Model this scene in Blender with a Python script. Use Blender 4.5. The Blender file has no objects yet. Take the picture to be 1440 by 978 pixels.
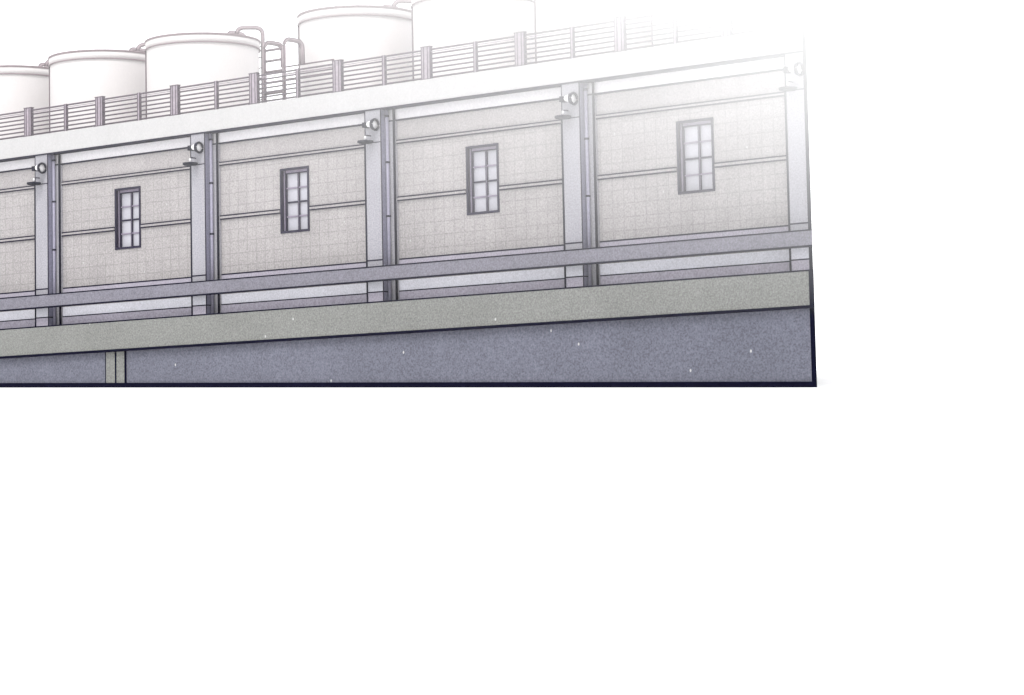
import bpy, math, random
from mathutils import Vector, Matrix
random.seed(4)
scene = bpy.context.scene
col = scene.collection

# ------------------------------------------------------------------ camera
CAM = Vector((55.863, -48.812, -4.101))
cam_d = bpy.data.cameras.new("camera")
cam = bpy.data.objects.new("camera", cam_d)
col.objects.link(cam)
# rows: world axes; columns: camera right, down, forward
RW = ((0.78562033, -0.06817151, -0.61494174),
      (0.61834652, 0.05249935, 0.78415011),
      (-0.02117266, -0.99629135, 0.08339817))
m = Matrix.Identity(4)
for r in range(3):
    m[r][0] = RW[r][0]; m[r][1] = -RW[r][1]; m[r][2] = -RW[r][2]; m[r][3] = CAM[r]
cam.matrix_world = m
cam_d.sensor_width = 36.0
cam_d.lens = 88.63
cam_d.shift_x = 0.0
cam_d.shift_y = -139.0 / 1440.0
cam_d.clip_start = 0.5
cam_d.clip_end = 6000
scene.camera = cam

# ------------------------------------------------------------------ light
SUN_EL, SUN_AZ = math.radians(48), math.radians(60)   # azimuth of the direction towards the sun, from +X towards -Y
world = bpy.data.worlds.new("World"); scene.world = world
world.use_nodes = True
wn, wl = world.node_tree.nodes, world.node_tree.links
wn.clear()
out = wn.new("ShaderNodeOutputWorld"); bg = wn.new("ShaderNodeBackground")
sky = wn.new("ShaderNodeTexSky"); sky.sky_type = 'NISHITA'; sky.sun_disc = False
sky.sun_elevation = SUN_EL; sky.sun_rotation = math.radians(90) + SUN_AZ
sky.air_density = 1.0; sky.dust_density = 6.0
tc = wn.new("ShaderNodeTexCoord"); cl = wn.new("ShaderNodeTexNoise")
cl.inputs['Scale'].default_value = 2.2; cl.inputs['Detail'].default_value = 4
rp = wn.new("ShaderNodeValToRGB")            # an overcast layer of thick white cloud
rp.color_ramp.elements[0].position = .3; rp.color_ramp.elements[0].color = (14.6, 14.9, 15.2, 1)
rp.color_ramp.elements[1].position = .7; rp.color_ramp.elements[1].color = (16.6, 16.6, 16.6, 1)
mx = wn.new("ShaderNodeMixRGB"); mx.inputs[0].default_value = .95
wl.new(tc.outputs['Generated'], cl.inputs['Vector']); wl.new(cl.outputs['Fac'], rp.inputs['Fac'])
wl.new(sky.outputs[0], mx.inputs[1]); wl.new(rp.outputs[0], mx.inputs[2])
wl.new(mx.outputs[0], bg.inputs['Color']); bg.inputs['Strength'].default_value = 0.1
wl.new(bg.outputs[0], out.inputs['Surface'])

sun_d = bpy.data.lights.new("sun", 'SUN'); sun_d.energy = 1.5; sun_d.angle = math.radians(14)
sun_d.color = (1, .97, .93)
sun = bpy.data.objects.new("sun", sun_d); col.objects.link(sun)
to_sun = Vector((math.cos(SUN_EL) * math.cos(SUN_AZ), -math.cos(SUN_EL) * math.sin(SUN_AZ), math.sin(SUN_EL)))
sun.rotation_euler = to_sun.to_track_quat('Z', 'Y').to_euler()

scene.view_settings.view_transform = 'Standard'
scene.view_settings.look = 'None'
scene.view_settings.exposure = 0.2
scene.view_settings.gamma = 1.0
scene.view_settings.use_curve_mapping = False
scene.render.engine = 'CYCLES'
scene.cycles.volume_bounces = 8
scene.cycles.max_bounces = 10
scene.cycles.volume_step_rate = 2.0
scene.cycles.use_denoising = True

# ------------------------------------------------------------------ materials
def mat(name, rgb, rough=.85, grain=.16, gscale=26.0, stain=.06, flecks=0.0, metal=0.0, grid=None, streak=0.0, spec=.3):
    M = bpy.data.materials.new(name); M.use_nodes = True
    n, l = M.node_tree.nodes, M.node_tree.links
    b = n['Principled BSDF']; b.inputs['Roughness'].default_value = rough
    b.inputs['Metallic'].default_value = metal
    b.inputs['Specular IOR Level'].default_value = spec
    tc = n.new("ShaderNodeTexCoord")
    vec = tc.outputs['Object']
    def noise(scale, detail, v=vec):
        t = n.new("ShaderNodeTexNoise"); t.inputs['Scale'].default_value = scale; t.inputs['Detail'].default_value = detail
        l.new(v, t.inputs['Vector']); return t.outputs['Fac']
    def maprange(src, lo, hi, a=.3, bb=.7):
        r = n.new("ShaderNodeMapRange"); r.inputs[1].default_value = a; r.inputs[2].default_value = bb
        r.inputs[3].default_value = lo; r.inputs[4].default_value = hi; l.new(src, r.inputs[0]); return r.outputs[0]
    def mul(a, bb):
        q = n.new("ShaderNodeMath"); q.operation = 'MULTIPLY'; l.new(a, q.inputs[0]); l.new(bb, q.inputs[1]); return q.outputs[0]
    f = maprange(noise(gscale, 3), 1 - grain, 1 + grain)
    f = mul(f, maprange(noise(.55, 4), 1 - stain, 1 + stain))
    if streak:
        mp = n.new("ShaderNodeMapping"); mp.inputs['Scale'].default_value = (5, 5, .35); l.new(vec, mp.inputs[0])
        f = mul(f, maprange(noise(1.0, 4, mp.outputs[0]), 1 - streak, 1 + streak * .5))
    if grid:
        sx = n.new("ShaderNodeSeparateXYZ"); l.new(vec, sx.inputs[0])
        cb = n.new("ShaderNodeCombineXYZ"); l.new(sx.outputs[0], cb.inputs[0]); l.new(sx.outputs[2], cb.inputs[1])
        br = n.new("ShaderNodeTexBrick"); br.offset = 0.0; br.squash = 1.0
        br.inputs['Scale'].default_value = 1.0; br.inputs['Brick Width'].default_value = grid[0]
        br.inputs['Row Height'].default_value = grid[1]; br.inputs['Mortar Size'].default_value = grid[2]
        br.inputs['Mortar Smooth'].default_value = .4; br.inputs['Bias'].default_value = 0
        br.inputs['Color1'].default_value = (1.03, 1.03, 1.03, 1); br.inputs['Color2'].default_value = (.975, .975, .975, 1)
        br.inputs['Mortar'].default_value = (grid[3],) * 3 + (1,)
        l.new(cb.outputs[0], br.inputs['Vector'])
        bw = n.new("ShaderNodeRGBToBW"); l.new(br.outputs['Color'], bw.inputs[0])
        f = mul(f, bw.outputs[0])
    base = n.new("ShaderNodeVectorMath"); base.operation = 'SCALE'
    base.inputs[0].default_value = rgb; l.new(f, base.inputs['Scale'])
    c = base.outputs[0]
    if flecks:
        v = n.new("ShaderNodeTexVoronoi"); v.feature = 'F1'; v.voronoi_dimensions = '2D'; v.inputs['Scale'].default_value = .5
        wob = n.new("ShaderNodeMapping"); wob.inputs['Rotation'].default_value = (math.radians(-90), 0, 0); wob.inputs['Scale'].default_value = (1, .7, .7)
        l.new(vec, wob.inputs[0]); l.new(wob.outputs[0], v.inputs['Vector'])
        t = maprange(v.outputs['Distance'], 1, 0, flecks * .6, flecks)
        mm = n.new("ShaderNodeMixRGB"); l.new(t, mm.inputs[0]); l.new(c, mm.inputs[1]); mm.inputs[2].default_value = (.42, .42, .42, 1)
        c = mm.outputs[0]
    l.new(c, b.inputs['Base Color'])
    bp = n.new("ShaderNodeBump"); bp.inputs['Strength'].default_value = .12; bp.inputs['Distance'].default_value = .01
    l.new(noise(gscale * 1.3, 3), bp.inputs['Height']); l.new(bp.outputs[0], b.inputs['Normal'])
    return M

M = {}
M['ground'] = mat('white_ground', (.9, .9, .9), grain=.02, stain=.02, gscale=4)
M['fascia'] = mat('white_render', (.40, .395, .40), grain=.06, gscale=24, stain=.03, streak=.02)
M['lintel'] = mat('white_lintel', (.60, .585, .61), grain=.08, gscale=24)
M['upper'] = mat('taupe_render', (.30, .283, .287), grain=.22, gscale=24, streak=.04)
M['wall'] = mat('panel_wall', (.305, .288, .291), grain=.24, gscale=24, grid=(.33, .33, .018, .84), streak=.04, flecks=.012)
M['pillar'] = mat('blue_grey_pillar', (.285, .279, .310), grain=.2, gscale=24, streak=.04)
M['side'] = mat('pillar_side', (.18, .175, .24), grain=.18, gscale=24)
M['pipe'] = mat('blue_grey_pipe', (.27, .26, .34), rough=.5, grain=.15, gscale=24)
M['dado'] = mat('pale_dado', (.56, .56, .62), grain=.14, gscale=24)
M['pink'] = mat('mauve_plinth', (.36, .335, .40), grain=.22, gscale=24)
M['beam'] = mat('mauve_beam', (.163, .158, .19), grain=.25, gscale=24, streak=.04)
M['coping'] = mat('green_grey_coping', (.172, .175, .168), grain=.28, gscale=24, flecks=.015)
M['blue'] = mat('blue_grey_wall', (.120, .123, .156), grain=.30, gscale=24, flecks=.015)
M['ink'] = mat('navy_trim', (.004, .004, .014), rough=.9, grain=.2, spec=.05)
M['seam'] = mat('navy_seam', (.009, .007, .022), rough=.9, grain=.3, gscale=9, spec=.05)
M['rail'] = mat('mauve_steel', (.072, .055, .072), rough=.6, grain=.3, gscale=12)
M['railface'] = mat('pale_mauve_steel', (.27, .23, .27), rough=.6, grain=.2, gscale=12)
M['tank'] = mat('white_tank', (.57, .545, .545), rough=.6, grain=.03, stain=.02)
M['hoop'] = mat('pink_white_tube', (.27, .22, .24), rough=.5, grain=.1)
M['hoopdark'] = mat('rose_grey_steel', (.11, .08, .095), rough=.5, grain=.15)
M['rim'] = mat('rose_grey_rim', (.24, .19, .205))
M['roof'] = mat('roof_membrane', (.45, .45, .46))
M['lampwhite'] = mat('lamp_enamel', (.75, .74, .76), rough=.35, grain=.03)
M['glass'] = mat('pale_window_glass', (.36, .355, .40), rough=.35, grain=.06, stain=.12, spec=.6)
M['frame'] = mat('dark_window_steel', (.014, .011, .03), rough=.8, grain=.2, spec=.1)
M['reveal'] = mat('mauve_reveal', (.20, .17, .23), grain=.15)

# ------------------------------------------------------------------ mesh helpers
def XE(y): return 26.2 - .62 * y          # the building's end is cut on the skew
END = 'end'
class MB:
    def __init__(s): s.v, s.f, s.mi, s.mats = [], [], [], []
    def mid(s, k):
        if k not in s.mats: s.mats.append(k)
        return s.mats.index(k)
    def add(s, vs, fs, k):
        o = len(s.v); s.v += vs; i = s.mid(k)
        for f in fs: s.f.append([o + q for q in f]); s.mi.append(i)
        return s
    def box(s, x0, x1, y0, y1, z0, z1, k, inset=0.0):
        xa, xb = (XE(y0) - inset, XE(y1) - inset) if x1 == END else (x1, x1)
        vs = [(x0, y0, z0), (xa, y0, z0), (xb, y1, z0), (x0, y1, z0), (x0, y0, z1), (xa, y0, z1), (xb, y1, z1), (x0, y1, z1)]
        return s.add(vs, [(0, 3, 2, 1), (4, 5, 6, 7), (0, 1, 5, 4), (1, 2, 6, 5), (2, 3, 7, 6), (3, 0, 4, 7)], k)
    def tube(s, pts, r, k, n=8, close=False):
        P = [Vector(p) for p in pts]; rings = []; N = len(P)
        for i, p in enumerate(P):
            a = P[i - 1] if (i or close) else P[i]; b = P[(i + 1) % N] if (i < N - 1 or close) else P[i]
            d = (b - a).normalized()
            u = d.cross(Vector((0, 0, 1)))
            if u.length < .2: u = d.cross(Vector((.31, .95, 0)))
            u.normalize(); w = d.cross(u)
            rings.append([tuple(p + (u * math.cos(t) + w * math.sin(t)) * r) for t in [2 * math.pi * j / n for j in range(n)]])
        vs = [q for R in rings for q in R]; fs = []
        for i in range(N if close else N - 1):
            i2 = (i + 1) % N
            for j in range(n):
                fs.append((i * n + j, i * n + (j + 1) % n, i2 * n + (j + 1) % n, i2 * n + j))
        if not close: fs += [tuple(range(n - 1, -1, -1)), tuple((N - 1) * n + j for j in range(n))]
        return s.add(vs, fs, k)
    def lathe(s, prof, c, k, n=64, axis='Z'):
        vs, fs = [], []
        for (r, z) in prof:
            for j in range(n):
                t = 2 * math.pi * j / n
                p = (r * math.cos(t), r * math.sin(t), z)
                if axis == 'X': p = (z, r * math.cos(t), r * math.sin(t))
                vs.append((c[0] + p[0], c[1] + p[1], c[2] + p[2]))
        for i in range(len(prof) - 1):
            for j in range(n):
                fs.append((i * n + j, i * n + (j + 1) % n, (i + 1) * n + (j + 1) % n, (i + 1) * n + j))
        return s.add(vs, fs, k)
    def build(s, name, parent=None, smooth=False, bevel=0.0):
        me = bpy.data.meshes.new(name); me.from_pydata(s.v, [], s.f)
        for k in s.mats: me.materials.append(M[k])
        for p, i in zip(me.polygons, s.mi): p.material_index = i; p.use_smooth = smooth
        me.update()
        import bmesh
        b = bmesh.new(); b.from_mesh(me); bmesh.ops.recalc_face_normals(b, faces=b.faces); b.to_mesh(me); b.free()
        o = bpy.data.objects.new(name, me); col.objects.link(o)
        if parent: o.parent = parent
        if bevel:
            q = o.modifiers.new('bevel', 'BEVEL'); q.width = bevel; q.segments = 2; q.limit_method = 'ANGLE'
        return o
def thing(name, label, cat, loc=(0, 0, 0), group=None):
    o = bpy.data.objects.new(name, None); col.objects.link(o); o.location = loc
    o['label'] = label; o['category'] = cat
    if group: o['group'] = group
    o.empty_display_size = .3
    return o
def copy_thing(src, loc, label):
    c = src.copy(); col.objects.link(c); c.location = loc; c['label'] = label
    for ch in src.children:
        d = ch.copy(); col.objects.link(d); d.parent = c
        for g in ch.children:
            e = g.copy(); col.objects.link(e); e.parent = d
    return c
def ZS(z, yy): return CAM.z + (z - CAM.z) * (1 + yy / 48.812)    # same sight height on a plane yy deeper
def XS(x, yy): return CAM.x + (x - CAM.x) * (1 + yy / 48.812)

# ------------------------------------------------------------------ ground
def gz(x, y):
    xx = 120 * math.tanh(x / 120) if x < 0 else min(x, 26.5) + 60 * math.tanh(max(0, x - 26.5) / 60)
    yy = min(y, 8) + 10 * math.tanh(max(0, y - 8) / 10)
    if y < -60: yy = -60 + 30 * math.tanh((y + 60) / 30)
    return -1.74 - .0341 * xx + .0426 * (yy + .65)
def axis(a, b, step, far):
    v = []; x = a
    while x < b: v.append(x); x += step
    v.append(b)
    s = step; lo, hi = a, b; L, H = [], []
    while lo > -far: s *= 1.35; lo -= s; L.append(lo)
    s = step
    while hi < far: s *= 1.35; hi += s; H.append(hi)
    return L[::-1] + v + H
gx, gy = axis(-30, 80, 2.5, 2500), axis(-70, 30, 2.5, 2500)
vs = [(x, y, gz(x, y)) for y in gy for x in gx]; W = len(gx)
g = MB(); g.add(vs, [(j * W + i, j * W + i + 1, (j + 1) * W + i + 1, (j + 1) * W + i) for j in range(len(gy) - 1) for i in range(W - 1)], 'ground')
go = g.build('ground', smooth=True); go['kind'] = 'structure'

# ------------------------------------------------------------------ building
X0 = -9.0                    # left end, outside the frame
YR = .30                     # wall recess behind the pillar faces
BAY = 6.4
bld = thing('industrial_building', 'long grey building with blue-grey pillars, five bays and white fascia', 'building')
S = .011                     # half width of a seam line
# wall with window openings left free
wb = MB()
wins = [(3.42 + BAY * i + (.3 * .98 if 0 else 0)) for i in range(-1, 4)]
WW, WZ0, WZ1 = .98, 2.09, 3.77
WREC = .16
def wallstrip(z0, z1, k):
    wb.box(X0, END, YR, YR + .35, z0, z1, k)
wallstrip(4.18, 4.71, 'upper'); wallstrip(WZ1, 4.12, 'wall'); wallstrip(.56, WZ0, 'wall')
xs = [X0] + [c for w in wins for c in (XS(w, .3), XS(w, .3) + WW)]
for i in range(0, len(xs), 2):
    wb.box(xs[i], xs[i + 1] if i + 1 < len(xs) else END, YR, YR + .35, WZ0, WZ1, 'wall')
wb.box(X0, END, YR - .004, YR + .35, 4.12, 4.18, 'upper')
for z in (1.10,):
    wb.box(X0, END, YR - .012, YR, z - .018, z + .018, 'seam')
wb.box(X0, END, YR - .006, YR, .95, 1.09, 'pink')
wb.build('wall', bld)
# dado and plinth bands along the wall foot
b = MB(); b.box(X0, END, YR - .02, YR + .3, .28, .555, 'dado'); b.box(X0, END, YR - .032, YR - .02, .262, .292, 'ink'); b.build('dado', bld)
b = MB(); b.box(X0, END, YR - .03, YR + .3, -.1, .262, 'pink'); b.build('plinth', bld)
# white lintel band, girts
b = MB(); b.box(X0, END, YR - .03, YR + .35, 4.725, 5.0, 'lintel'); b.box(X0, END, YR - .045, YR + .1, 4.685, 4.725, 'seam'); b.build('lintel', bld)
b = MB()
b.box(X0, END, YR - .05, YR - .004, 4.163, 4.193, 'seam'); b.box(X0, END, YR - .04, YR - .004, 4.115, 4.163, 'upper'); b.box(X0, END, YR - .05, YR - .004, 4.085, 4.115, 'seam')
b.build('girt', bld)
# fascia
b = MB(); b.box(X0, END, -.02, YR + .6, 5.031, 5.60, 'fascia'); b.box(X0, END, -.035, YR + .3, 4.993, 5.03, 'seam')
b.build('fascia', bld, bevel=.006)
# pillars with drainpipes
PX = [BAY * i for i in range(-1, 5)]
for x in PX:
    last = x > 25
    p = MB()
    xr = END if last else x + .55
    L = .035
    def prism(z0, z1, k):
        p.box(x + L, xr, 0, YR + .05, z0, z1, k)
        if not last:
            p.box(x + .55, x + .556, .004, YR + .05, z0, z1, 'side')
    if not last: p.box(x + .557, x + .86, YR - .055, YR + .02, -.1, 4.684, 'pillar')
    prism(.575, 5.0, 'pillar'); prism(.29, .55, 'dado'); prism(-.1, .26, 'pink')
    p.box(x + L, xr, -.004, YR, .55, .575, 'seam'); p.box(x + L, xr, -.008, YR, .26, .29, 'ink')
    p.box(x - .015, x + L, -.01, YR + .02, -.1, 4.2, 'ink'); p.box(x + .006, x + L, -.004, YR + .02, 4.2, 5.0, 'seam')           # dark arris on the left edge
    if not last: p.box(x + .545, x + .565, -.006, .012, -.1, 5.0, 'seam')
    p.box(x + L, xr, -.007, 0, 4.14, 4.165, 'seam')
    p.box(x + L, xr, -.007, 0, 1.08, 1.115, 'seam')
    p.build('pillar', bld)
    if not last:
        d = MB(); d.tube([(x + .62, .18, -.1), (x + .62, .18, 5.0)], .045, 'pipe', 12)
        for z in (.8, 2.2, 3.6, 4.8): d.tube([(x + .62, .18, z), (x + .62, .18, z + .05)], .056, 'seam', 12)
        d.tube([(x + .82, .215, -.1), (x + .82, .215, 5.0)], .032, 'ink', 10)
        d.build('drainpipe', bld, smooth=True)
# mid girt: one length between each pair of pillars, broken by the window
for i, x in enumerate(PX):
    w = XS(3.42 + x, .3)
    nx = x + BAY
    for a, c in ((x + .8, w - .06), (w + WW + .06, min(nx - .01, 25.6))):
        if a > 25 or c <= a: continue
        b = MB(); b.box(a, c, YR - .05, YR, 2.69, 2.722, 'seam'); b.box(a, c, YR - .04, YR, 2.632, 2.69, 'upper'); b.box(a, c, YR - .05, YR, 2.60, 2.632, 'seam')
        b.build('girt', bld)
# windows
def window(x):
    a, c = x, x + WW
    f = MB(); k = 'frame'; y0 = YR - .03; y1 = YR + WREC
    f.box(a - .03, a + .02, y0, y1, WZ0 - .03, WZ1 + .03, k)
    f.box(c - .02, c + .03, y0, y1, WZ0 - .03, WZ1 + .03, k)
    f.box(a + .02, c - .02, y0, y1, WZ1 - .02, WZ1 + .03, k)
    f.box(a + .02, c - .02, y0, y1, WZ0 - .03, WZ0 + .03, k)
    f.box(a + .02, a + .075, y1 - .09, y1, WZ0 + .03, WZ1 - .02, 'reveal')
    f.box(a + .075, a + .095, y1 - .10, y1, WZ0 + .03, WZ1 - .02, k)
    f.box(a + .095, c - .02, y1 - .09, y1, WZ1 - .09, WZ1 - .02, 'reveal')
    f.box(a + .095, c - .02, y1 - .10, y1, WZ1 - .112, WZ1 - .09, k)
    mxm = (a + .095 + c - .02) / 2
    f.box(mxm - .024, mxm - .012, y1 - .07, y1 - .02, WZ0 + .03, WZ1 - .112, k)
    f.box(mxm - .012, mxm + .012, y1 - .06, y1 - .02, WZ0 + .03, WZ1 - .112, 'reveal')
    f.box(mxm + .012, mxm + .024, y1 - .07, y1 - .02, WZ0 + .03, WZ1 - .112, k)
    H = WZ1 - .112 - WZ0 - .03
    for q, t in ((1, .018), (2, .022), (3, .018)):
        z = WZ0 + .03 + H * q / 4
        f.box(a + .095, mxm - .024, y1 - .06, y1 - .022, z - t, z + t, 'reveal' if t < .02 else k)
        f.box(mxm + .024, c - .02, y1 - .06, y1 - .022, z - t, z + t, 'reveal' if t < .02 else k)
    fo = f.build('window', bld)
    gl = MB(); gl.box(a + .02, c - .02, y1 - .018, y1, WZ0 + .03, WZ1 - .02, 'glass'); gl.build('pane', fo)
for x in [XS(w, .3) for w in wins]: window(x)
# roof slab, inner end wall on the skew, back wall
b = MB(); b.box(X0, END, YR + .65, 9.0, 5.35, 5.55, 'roof'); b.build('roof', bld)
b = MB()
ya, yb = YR + .36, 9.0
b.add([(XE(ya) - .3, ya, -2), (XE(ya), ya, -2), (XE(yb), yb, -2), (XE(yb) - .3, yb, -2),
       (XE(ya) - .3, ya, 5.34), (XE(ya), ya, 5.34), (XE(yb), yb, 5.34), (XE(yb) - .3, yb, 5.34)],
      [(0, 3, 2, 1), (4, 5, 6, 7), (0, 1, 5, 4), (1, 2, 6, 5), (2, 3, 7, 6), (3, 0, 4, 7)], 'upper')
b.build('wall', bld)
b = MB(); b.box(X0, END, 9.004, 9.3, -2, 5.6, 'upper'); b.build('wall', bld)
b = MB(); b.box(X0 - .3, X0 - .004, 0, 9.3, -2, 5.6, 'upper'); b.build('wall', bld)

# ------------------------------------------------------------------ retaining wall under the terrace
rw = thing('retaining_wall', 'blue-grey retaining wall with green-grey coping along the foot of the building', 'wall')
YW, YC = -.65, -.80
zt, zb = ZS(0, YC), ZS(-.77, YC)
zw = ZS(-.80, YW)
b = MB(); b.box(X0, END, YW, .25, -3.6, zw + .15, 'blue'); b.build('body', rw)
b = MB(); b.box(X0, END, YC, -.035, zb, zt, 'coping'); b.box(X0, END, YC - .012, YW - .003, zb - .06, zb, 'ink')
b.box(X0, END, YC - .006, YC + .1, zt, zt + .035, 'ink')
b.build('coping', rw)
jx0, jx1 = XS(2.99, YW), XS(3.74, YW)
b = MB()
jm = (jx0 + jx1) / 2 + .02
for a, c, k in ((jx0 - .03, jx0, 'ink'), (jx0, jm - .03, 'coping'), (jm - .03, jm + .03, 'ink'), (jm + .03, jx1, 'coping'), (jx1, jx1 + .05, 'ink')):
    b.box(a, c, YW - (.035 if k == 'ink' else .03), YW + .02, -3.4, zb - .065, k)
b.build('pilaster', rw)
# added dark strip tracing the drawn border's lower line, follows the ground slope
b = MB()
def foot(x0, x1a, x1b, y0, y1, h):
    vs = []
    for zz in (-.5, h):
        for (x, y) in ((x0, y0), (x1a, y0), (x1b, y1), (x0, y1)):
            vs.append((x, y, -1.74 - .0341 * x + .0426 * (y + .65) + zz))
    b.add(vs, [(0, 3, 2, 1), (4, 5, 6, 7), (0, 1, 5, 4), (1, 2, 6, 5), (2, 3, 7, 6), (3, 0, 4, 7)], 'ink')
foot(X0, XE(YW - .05), XE(YW + .1), YW - .05, YW + .1, .13)
b.build('border_strip', rw)
# dark strips added on the end arris, tracing the drawn border's right line
b = MB()
def edging(y, z0, z1, w=.12):
    b.box(XE(y) - w, XE(y), y - .012, y - .001, z0, z1, 'ink')
edging(-.035, -.1, 5.6, .09)
b.build('border_edge', bld)
b = MB()
for (y, z0, z1) in ((YW, -2.8, zb - .061), (YC - .012, zb - .06, zt + .02)):
    b.box(XE(y) - .12, XE(y), y - .014, y - .002, z0, z1, 'ink')
b.build('border_edge', rw)

# ------------------------------------------------------------------ guard rail in front of the pillars
gr = thing('guard_rail', 'long mauve-grey guard beam fixed in front of the pillars above the coping', 'guard rail')
yg = -.32
z0, z1 = ZS(.56, yg), ZS(.935, yg)
b = MB(); b.box(X0, END, yg, yg + .08, z0 + .03, z1 - .02, 'beam', .0)
b.box(X0, END, yg - .008, yg + .088, z0 - .01, z0 + .03, 'ink'); b.box(X0, END, yg - .008, yg + .088, z1 - .02, z1 + .012, 'ink')
b.build('beam', gr)
for x in PX:
    b = MB(); b.box(x + .12, x + .42, yg + .092, -.012, (z0 + z1) / 2 - .1, (z0 + z1) / 2 + .08, 'beam'); b.build('bracket', gr)

# ------------------------------------------------------------------ roof railing
rr = thing('roof_railing', 'mauve steel railing with seven bars running along the white roof edge', 'railing')
ZR = 5.60; H = .79
def postbig(x):
    p = MB()
    for a, c, k in ((0, .022, 'rail'), (.022, .07, 'railface'), (.07, .10, 'rail'), (.10, .20, 'railface'), (.20, .225, 'rail'), (.225, .28, 'railface'), (.28, .305, 'rail')):
        yy = .03 if k == 'railface' else .02
        p.box(x + a, x + c, yy, .12, ZR, ZR + H + .05, k)
    p.box(x - .01, x + .315, .01, .13, ZR + H + .05, ZR + H + .07, 'rail')
    p.box(x - .03, x + .335, .0, .15, ZR, ZR + .025, 'rail')
    p.build('post', rr)
def postthin(x):
    p = MB(); p.box(x, x + .025, .03, .11, ZR, ZR + H + .01, 'rail'); p.box(x + .025, x + .075, .04, .10, ZR, ZR + H, 'railface'); p.box(x + .075, x + .10, .03, .11, ZR, ZR + H + .01, 'rail'); p.build('post', rr)
k = -3.36
while k < 26:
    if k + .4 < XE(.1): postbig(k - .16)
    if k + 1.62 < XE(.1): postthin(k + 1.55)
    k += 3.04 if False else 3.043
for i in range(7):
    z = ZR + .05 + (H - .07) * i / 6
    r = .026 if i in (0, 6) else .023
    b = MB(); b.tube([(X0, .075, z), (XE(.08) - .05, .075, z)], r, 'rail', 6)
    if i == 6: b.tube([(X0, .075, z - .06), (XE(.08) - .05, .075, z - .06)], .012, 'railface', 6)
    b.build('rail', rr)

# ------------------------------------------------------------------ roof tanks
TR, TZ = 1.66, 8.46
def tank(loc, label):
    t = thing('storage_tank', label, 'tank', loc, 'white cylindrical tanks in a row on the roof')
    h = TZ - 5.55
    b = MB(); b.lathe([(TR, .0), (TR, h - .25)], (0, 0, 0), 'tank', 96)
    b.lathe([(TR + .05, 0), (TR + .05, .12), (TR, .12)], (0, 0, 0), 'tank', 96)
    b.build('shell', t, smooth=True)
    b = MB(); b.lathe([(TR, h - .25), (TR + .035, h - .25), (TR + .035, h - .01), (TR - .02, h)], (0, 0, 0), 'tank', 96)
    b.lathe([(TR - .02, h), (TR * .7, h + .05), (TR * .35, h + .08), (.02, h + .09)], (0, 0, 0), 'tank', 96)
    b.build('lid', t, smooth=True)
    for z, r in ((h - .25, .02), (h - .03, .014), (h, .022)):
        b = MB(); b.tube([((TR + .04) * math.cos(q), (TR + .04) * math.sin(q), z) for q in [2 * math.pi * j / 96 for j in range(96)]], r, 'rim', 6, close=True)
        b.build('rim', t, smooth=True)
    # ladder on the side with two arched handrails
    lad = MB()
    ends = []
    for az in (44, 88):
        a = math.radians(az); u = Vector((math.cos(a), math.sin(a), 0))
        R0, R1, rr_ = TR + .12, TR - .66, .2
        pts = [u * R0 + Vector((0, 0, 0.02)), u * R0 + Vector((0, 0, h + .44 - rr_))]
        for q in range(1, 5):
            w = math.pi / 2 * q / 4; pts.append(u * (R0 - rr_ + rr_ * math.cos(w)) + Vector((0, 0, h + .44 - rr_ + rr_ * math.sin(w))))
        for q in range(0, 5):
            w = math.pi / 2 * q / 4; pts.append(u * (R1 + rr_ - rr_ * math.sin(w)) + Vector((0, 0, h + .44 - rr_ + rr_ * math.cos(w))))
        pts.append(u * R1 + Vector((0, 0, h)))
        C_ = u * ((R0 + R1) / 2) + Vector((0, 0, h)); lad.tube(pts, .045, 'hoop', 8)
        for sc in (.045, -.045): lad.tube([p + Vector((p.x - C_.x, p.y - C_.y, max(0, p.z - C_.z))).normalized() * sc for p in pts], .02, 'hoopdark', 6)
        ends.append(u * R0)
    lo = lad.build('ladder', t, smooth=True)
    for q in range(9):
        z = .25 + q * .32
        b = MB(); b.tube([tuple(ends[0] + Vector((0, 0, z))), tuple(ends[1] + Vector((0, 0, z)))], .018, 'hoopdark', 6); b.build('rung', lo)
    # thin pipe added on the opposite side to mark the tank's outline
    a = math.radians(46 + 178); u = Vector((math.cos(a), math.sin(a), 0))
    b = MB(); b.tube([tuple(u * (TR + .02) + Vector((0, 0, 0))), tuple(u * (TR + .02) + Vector((0, 0, h - .26)))], .022, 'hoopdark', 6); b.build('outline_pipe', t, smooth=True)
    return t
TY = 4.0
first = tank((-5.53, TY, 5.55), 'white roof tank at the far left of the row, cut by the picture edge')
for x, lab in ((-1.33, 'second white roof tank from the left, wholly in view'),
               (2.92, 'white roof tank just left of the free-standing arched ladder'),
               (9.1, 'white roof tank just right of the free-standing arched ladder'),
               (13.3, 'white roof tank with top out of view, second to the right of the arched ladder'),
               (17.5, 'white roof tank second from the right end, its left edge fading into mist'),
               (21.2, 'faintest white roof tank, last at the right and nearly lost in mist')):
    copy_thing(first, (x, TY, 5.55), lab)

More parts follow.
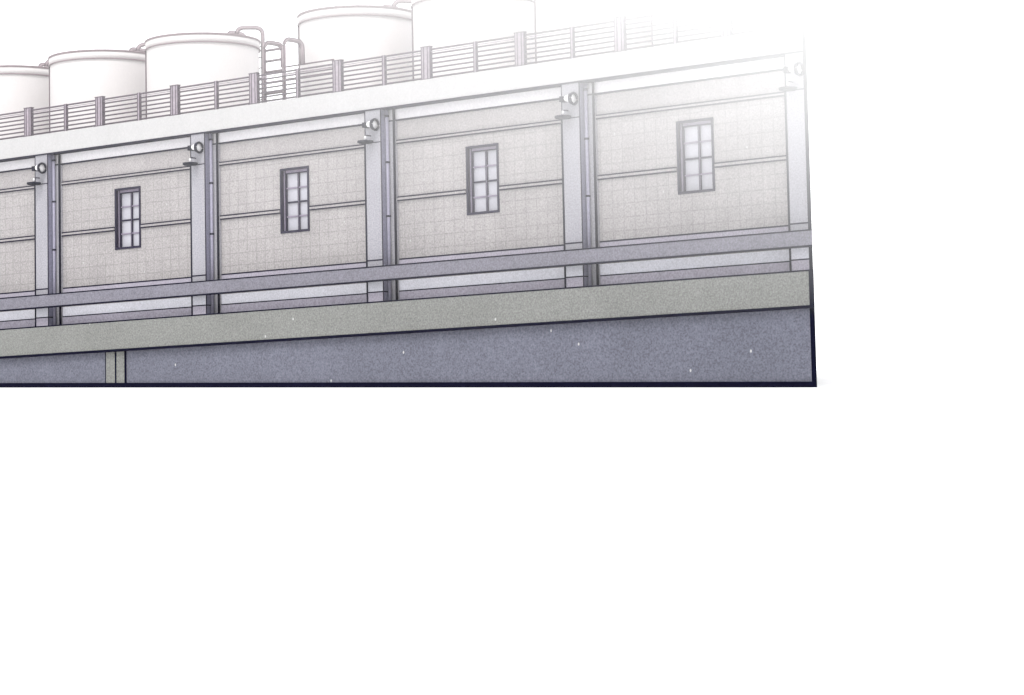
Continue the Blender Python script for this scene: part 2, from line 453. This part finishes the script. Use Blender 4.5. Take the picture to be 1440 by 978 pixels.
# ------------------------------------------------------------------ arched access ladder between two tanks
al = thing('access_ladder', 'rose-grey steel ladder with two arched handrails standing in the gap between roof tanks', 'ladder', (8.11, 1.2, 5.55))
hz = 1.98
frames = []
for dx in (0, .74):
    r = .2; dp = .74
    pts = [Vector((dx, 0, 0)), Vector((dx, 0, hz - r))]
    for q in range(1, 6):
        w = math.pi / 2 * q / 5; pts.append(Vector((dx, r - r * math.cos(w), hz - r + r * math.sin(w))))
    for q in range(0, 6):
        w = math.pi / 2 * q / 5; pts.append(Vector((dx, dp - r + r * math.sin(w), hz - r + r * math.cos(w))))
    pts.append(Vector((dx, dp, 1.35)))
    b = MB(); b.tube(pts, .055, 'hoop', 10)
    cc = Vector((dx, dp / 2, hz - .5))
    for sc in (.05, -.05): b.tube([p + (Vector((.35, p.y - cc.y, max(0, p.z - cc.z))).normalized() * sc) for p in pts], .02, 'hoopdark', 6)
    b.build('handrail', al, smooth=True)
for q in range(6):
    z = .22 + q * .30
    b = MB(); b.tube([(0, 0, z), (.74, 0, z)], .034, 'hoopdark', 8); b.build('rung', al, smooth=True)
for z in (1.35, 1.15, 1.0):
    b = MB(); b.tube([(0, .74, z), (1.9, .74, z)], .022, 'hoop' if z == 1.15 else 'hoopdark', 8); b.build('guard_bar', al)
for x in (0.0, 1.88):
    b = MB(); b.tube([(x, .74, 0), (x, .74, 1.35)], .03, 'hoopdark', 8); b.build('leg', al)

# ------------------------------------------------------------------ lamps on the pillars
where = ['on the pillar left of every window', 'between first and second windows from left',
         'between second and third windows from left', 'between third and fourth windows from left',
         'on the misty last pillar at the right']
def floodlight(loc, lab):
    t = thing('floodlight', lab, 'floodlight', loc, 'floodlights at the pillar tops')
    b = MB(); b.box(-.17, -.05, -.25, -.0125, -.07, .09, 'ink'); b.build('bracket', t, bevel=.015)
    b = MB()
    b.lathe([(.001, -.12), (.05, -.11), (.085, -.07), (.10, 0), (.115, .10), (.12, .12)], (.09, -.17, .02), 'lampwhite', 24, 'X'); b.build('housing', t, smooth=True)
    b = MB(); 
    b.lathe([(.105, .12), (.165, .12), (.165, .17), (.105, .17), (.105, .12)], (.09, -.17, -.0), 'seam', 28, 'X')
    b.tube([(.3, -.17 + .165 * math.cos(q), .165 * math.sin(q) - .01) for q in [2 * math.pi * j / 24 for j in range(24)]], .036, 'ink', 8, close=True)
    b.build('hood', t, smooth=True)
    b = MB(); b.lathe([(.001, .18), (.135, .175), (.15, .15), (.15, .2)], (.1, -.17, -.005), 'lampwhite', 24, 'X'); b.build('lens', t, smooth=True)
    t.scale = (.84, .84, .84)
    return t
def saucer(loc, lab):
    t = thing('wall_lamp', lab, 'wall lamp', loc, 'saucer lamps below the floodlights')
    b = MB(); b.lathe([(.001, -.06), (.20, -.055), (.24, -.03), (.24, .02), (.14, .035), (.05, .05), (.001, .055)], (0, -.26, 0), 'ink', 32); b.build('shade', t, smooth=True)
    b = MB(); b.lathe([(.001, .17), (.03, .16), (.035, .12), (.03, .055), (.001, .05)], (0, -.26, 0), 'lampwhite', 20); b.build('neck', t, smooth=True)
    b = MB(); b.tube([(0, -.26, .15), (0, -.2, .19), (0, -.0125, .19)], .018, 'seam', 8); b.build('arm', t)
    t.scale = (.86, .86, .86)
    return t
f0 = floodlight((.24, 0, 4.60), 'ring-hooded white floodlight ' + where[0])
s0 = saucer((.22, 0, 4.17), 'dark saucer wall lamp ' + where[0])
for i in range(1, 5):
    copy_thing(f0, (BAY * i + .24, 0, 4.60), 'ring-hooded white floodlight ' + where[i])
    copy_thing(s0, (BAY * i + .22, 0, 4.17), 'dark saucer wall lamp ' + where[i])

# ------------------------------------------------------------------ mist volume added to make the white glow at upper right
def mist():
    x0, x1, y0, y1, z0_, z1_ = -6.0, 38.0, -7.0, -1.2, -1.2, 11.0
    b = MB(); M['mist'] = bpy.data.materials.new('mist')
    b.box(x0, x1, y0, y1, z0_, z1_, 'mist')
    o = b.build('mist'); o['kind'] = 'stuff'
    mm = M['mist']; mm.use_nodes = True
    n, l = mm.node_tree.nodes, mm.node_tree.links; n.clear()
    out = n.new('ShaderNodeOutputMaterial'); pv = n.new('ShaderNodeVolumePrincipled')
    pv.inputs['Color'].default_value = (1, 1, 1, 1); pv.inputs['Anisotropy'].default_value = 0.0
    l.new(pv.outputs[0], out.inputs['Volume'])
    tc = n.new('ShaderNodeTexCoord'); sx = n.new('ShaderNodeSeparateXYZ'); l.new(tc.outputs['Object'], sx.inputs[0])
    def op(kind, a, c=None, e=None):
        q = n.new('ShaderNodeMath'); q.operation = kind
        for i, v in enumerate((a, c, e)):
            if v is None: continue
            if isinstance(v, (int, float)): q.inputs[i].default_value = v
            else: l.new(v, q.inputs[i])
        return q.outputs[0]
    X, Y, Z = sx.outputs
    # thins out to the left and downwards: A(x) * exp(k (z - 5))
    xx = op('SUBTRACT', X, op('MULTIPLY', Y, -.61))      # the bank's edge lies on the skew, like the building's end
    t = op('DIVIDE', op('MAXIMUM', xx, 0.0), 25.6)
    A = op('ADD', op('MULTIPLY', op('POWER', op('MINIMUM', t, 1.25), 2.7), MIST_A), MIST_B)
    E = op('EXPONENT', op('MULTIPLY', op('SUBTRACT', op('MINIMUM', Z, 7.5), 5.0), MIST_K))
    hi = op('MULTIPLY', op('MAXIMUM', op('MULTIPLY', op('SUBTRACT', Z, 5.0), .7), 0.0), op('MAXIMUM', op('SUBTRACT', t, .77), 0.0))
    dens = op('DIVIDE', op('ADD', op('MULTIPLY', A, E), op('MULTIPLY', hi, 4.0)), 7.0)
    low = op('MINIMUM', op('MAXIMUM', op('DIVIDE', op('ADD', Z, 1.5), 4.5), 0.0), 1.0)      # clears towards the ground
    dens = op('MULTIPLY', dens, low)
    l.new(dens, pv.inputs['Density'])
    return o
MIST_A, MIST_B, MIST_K = .84, .05, .24
mist()
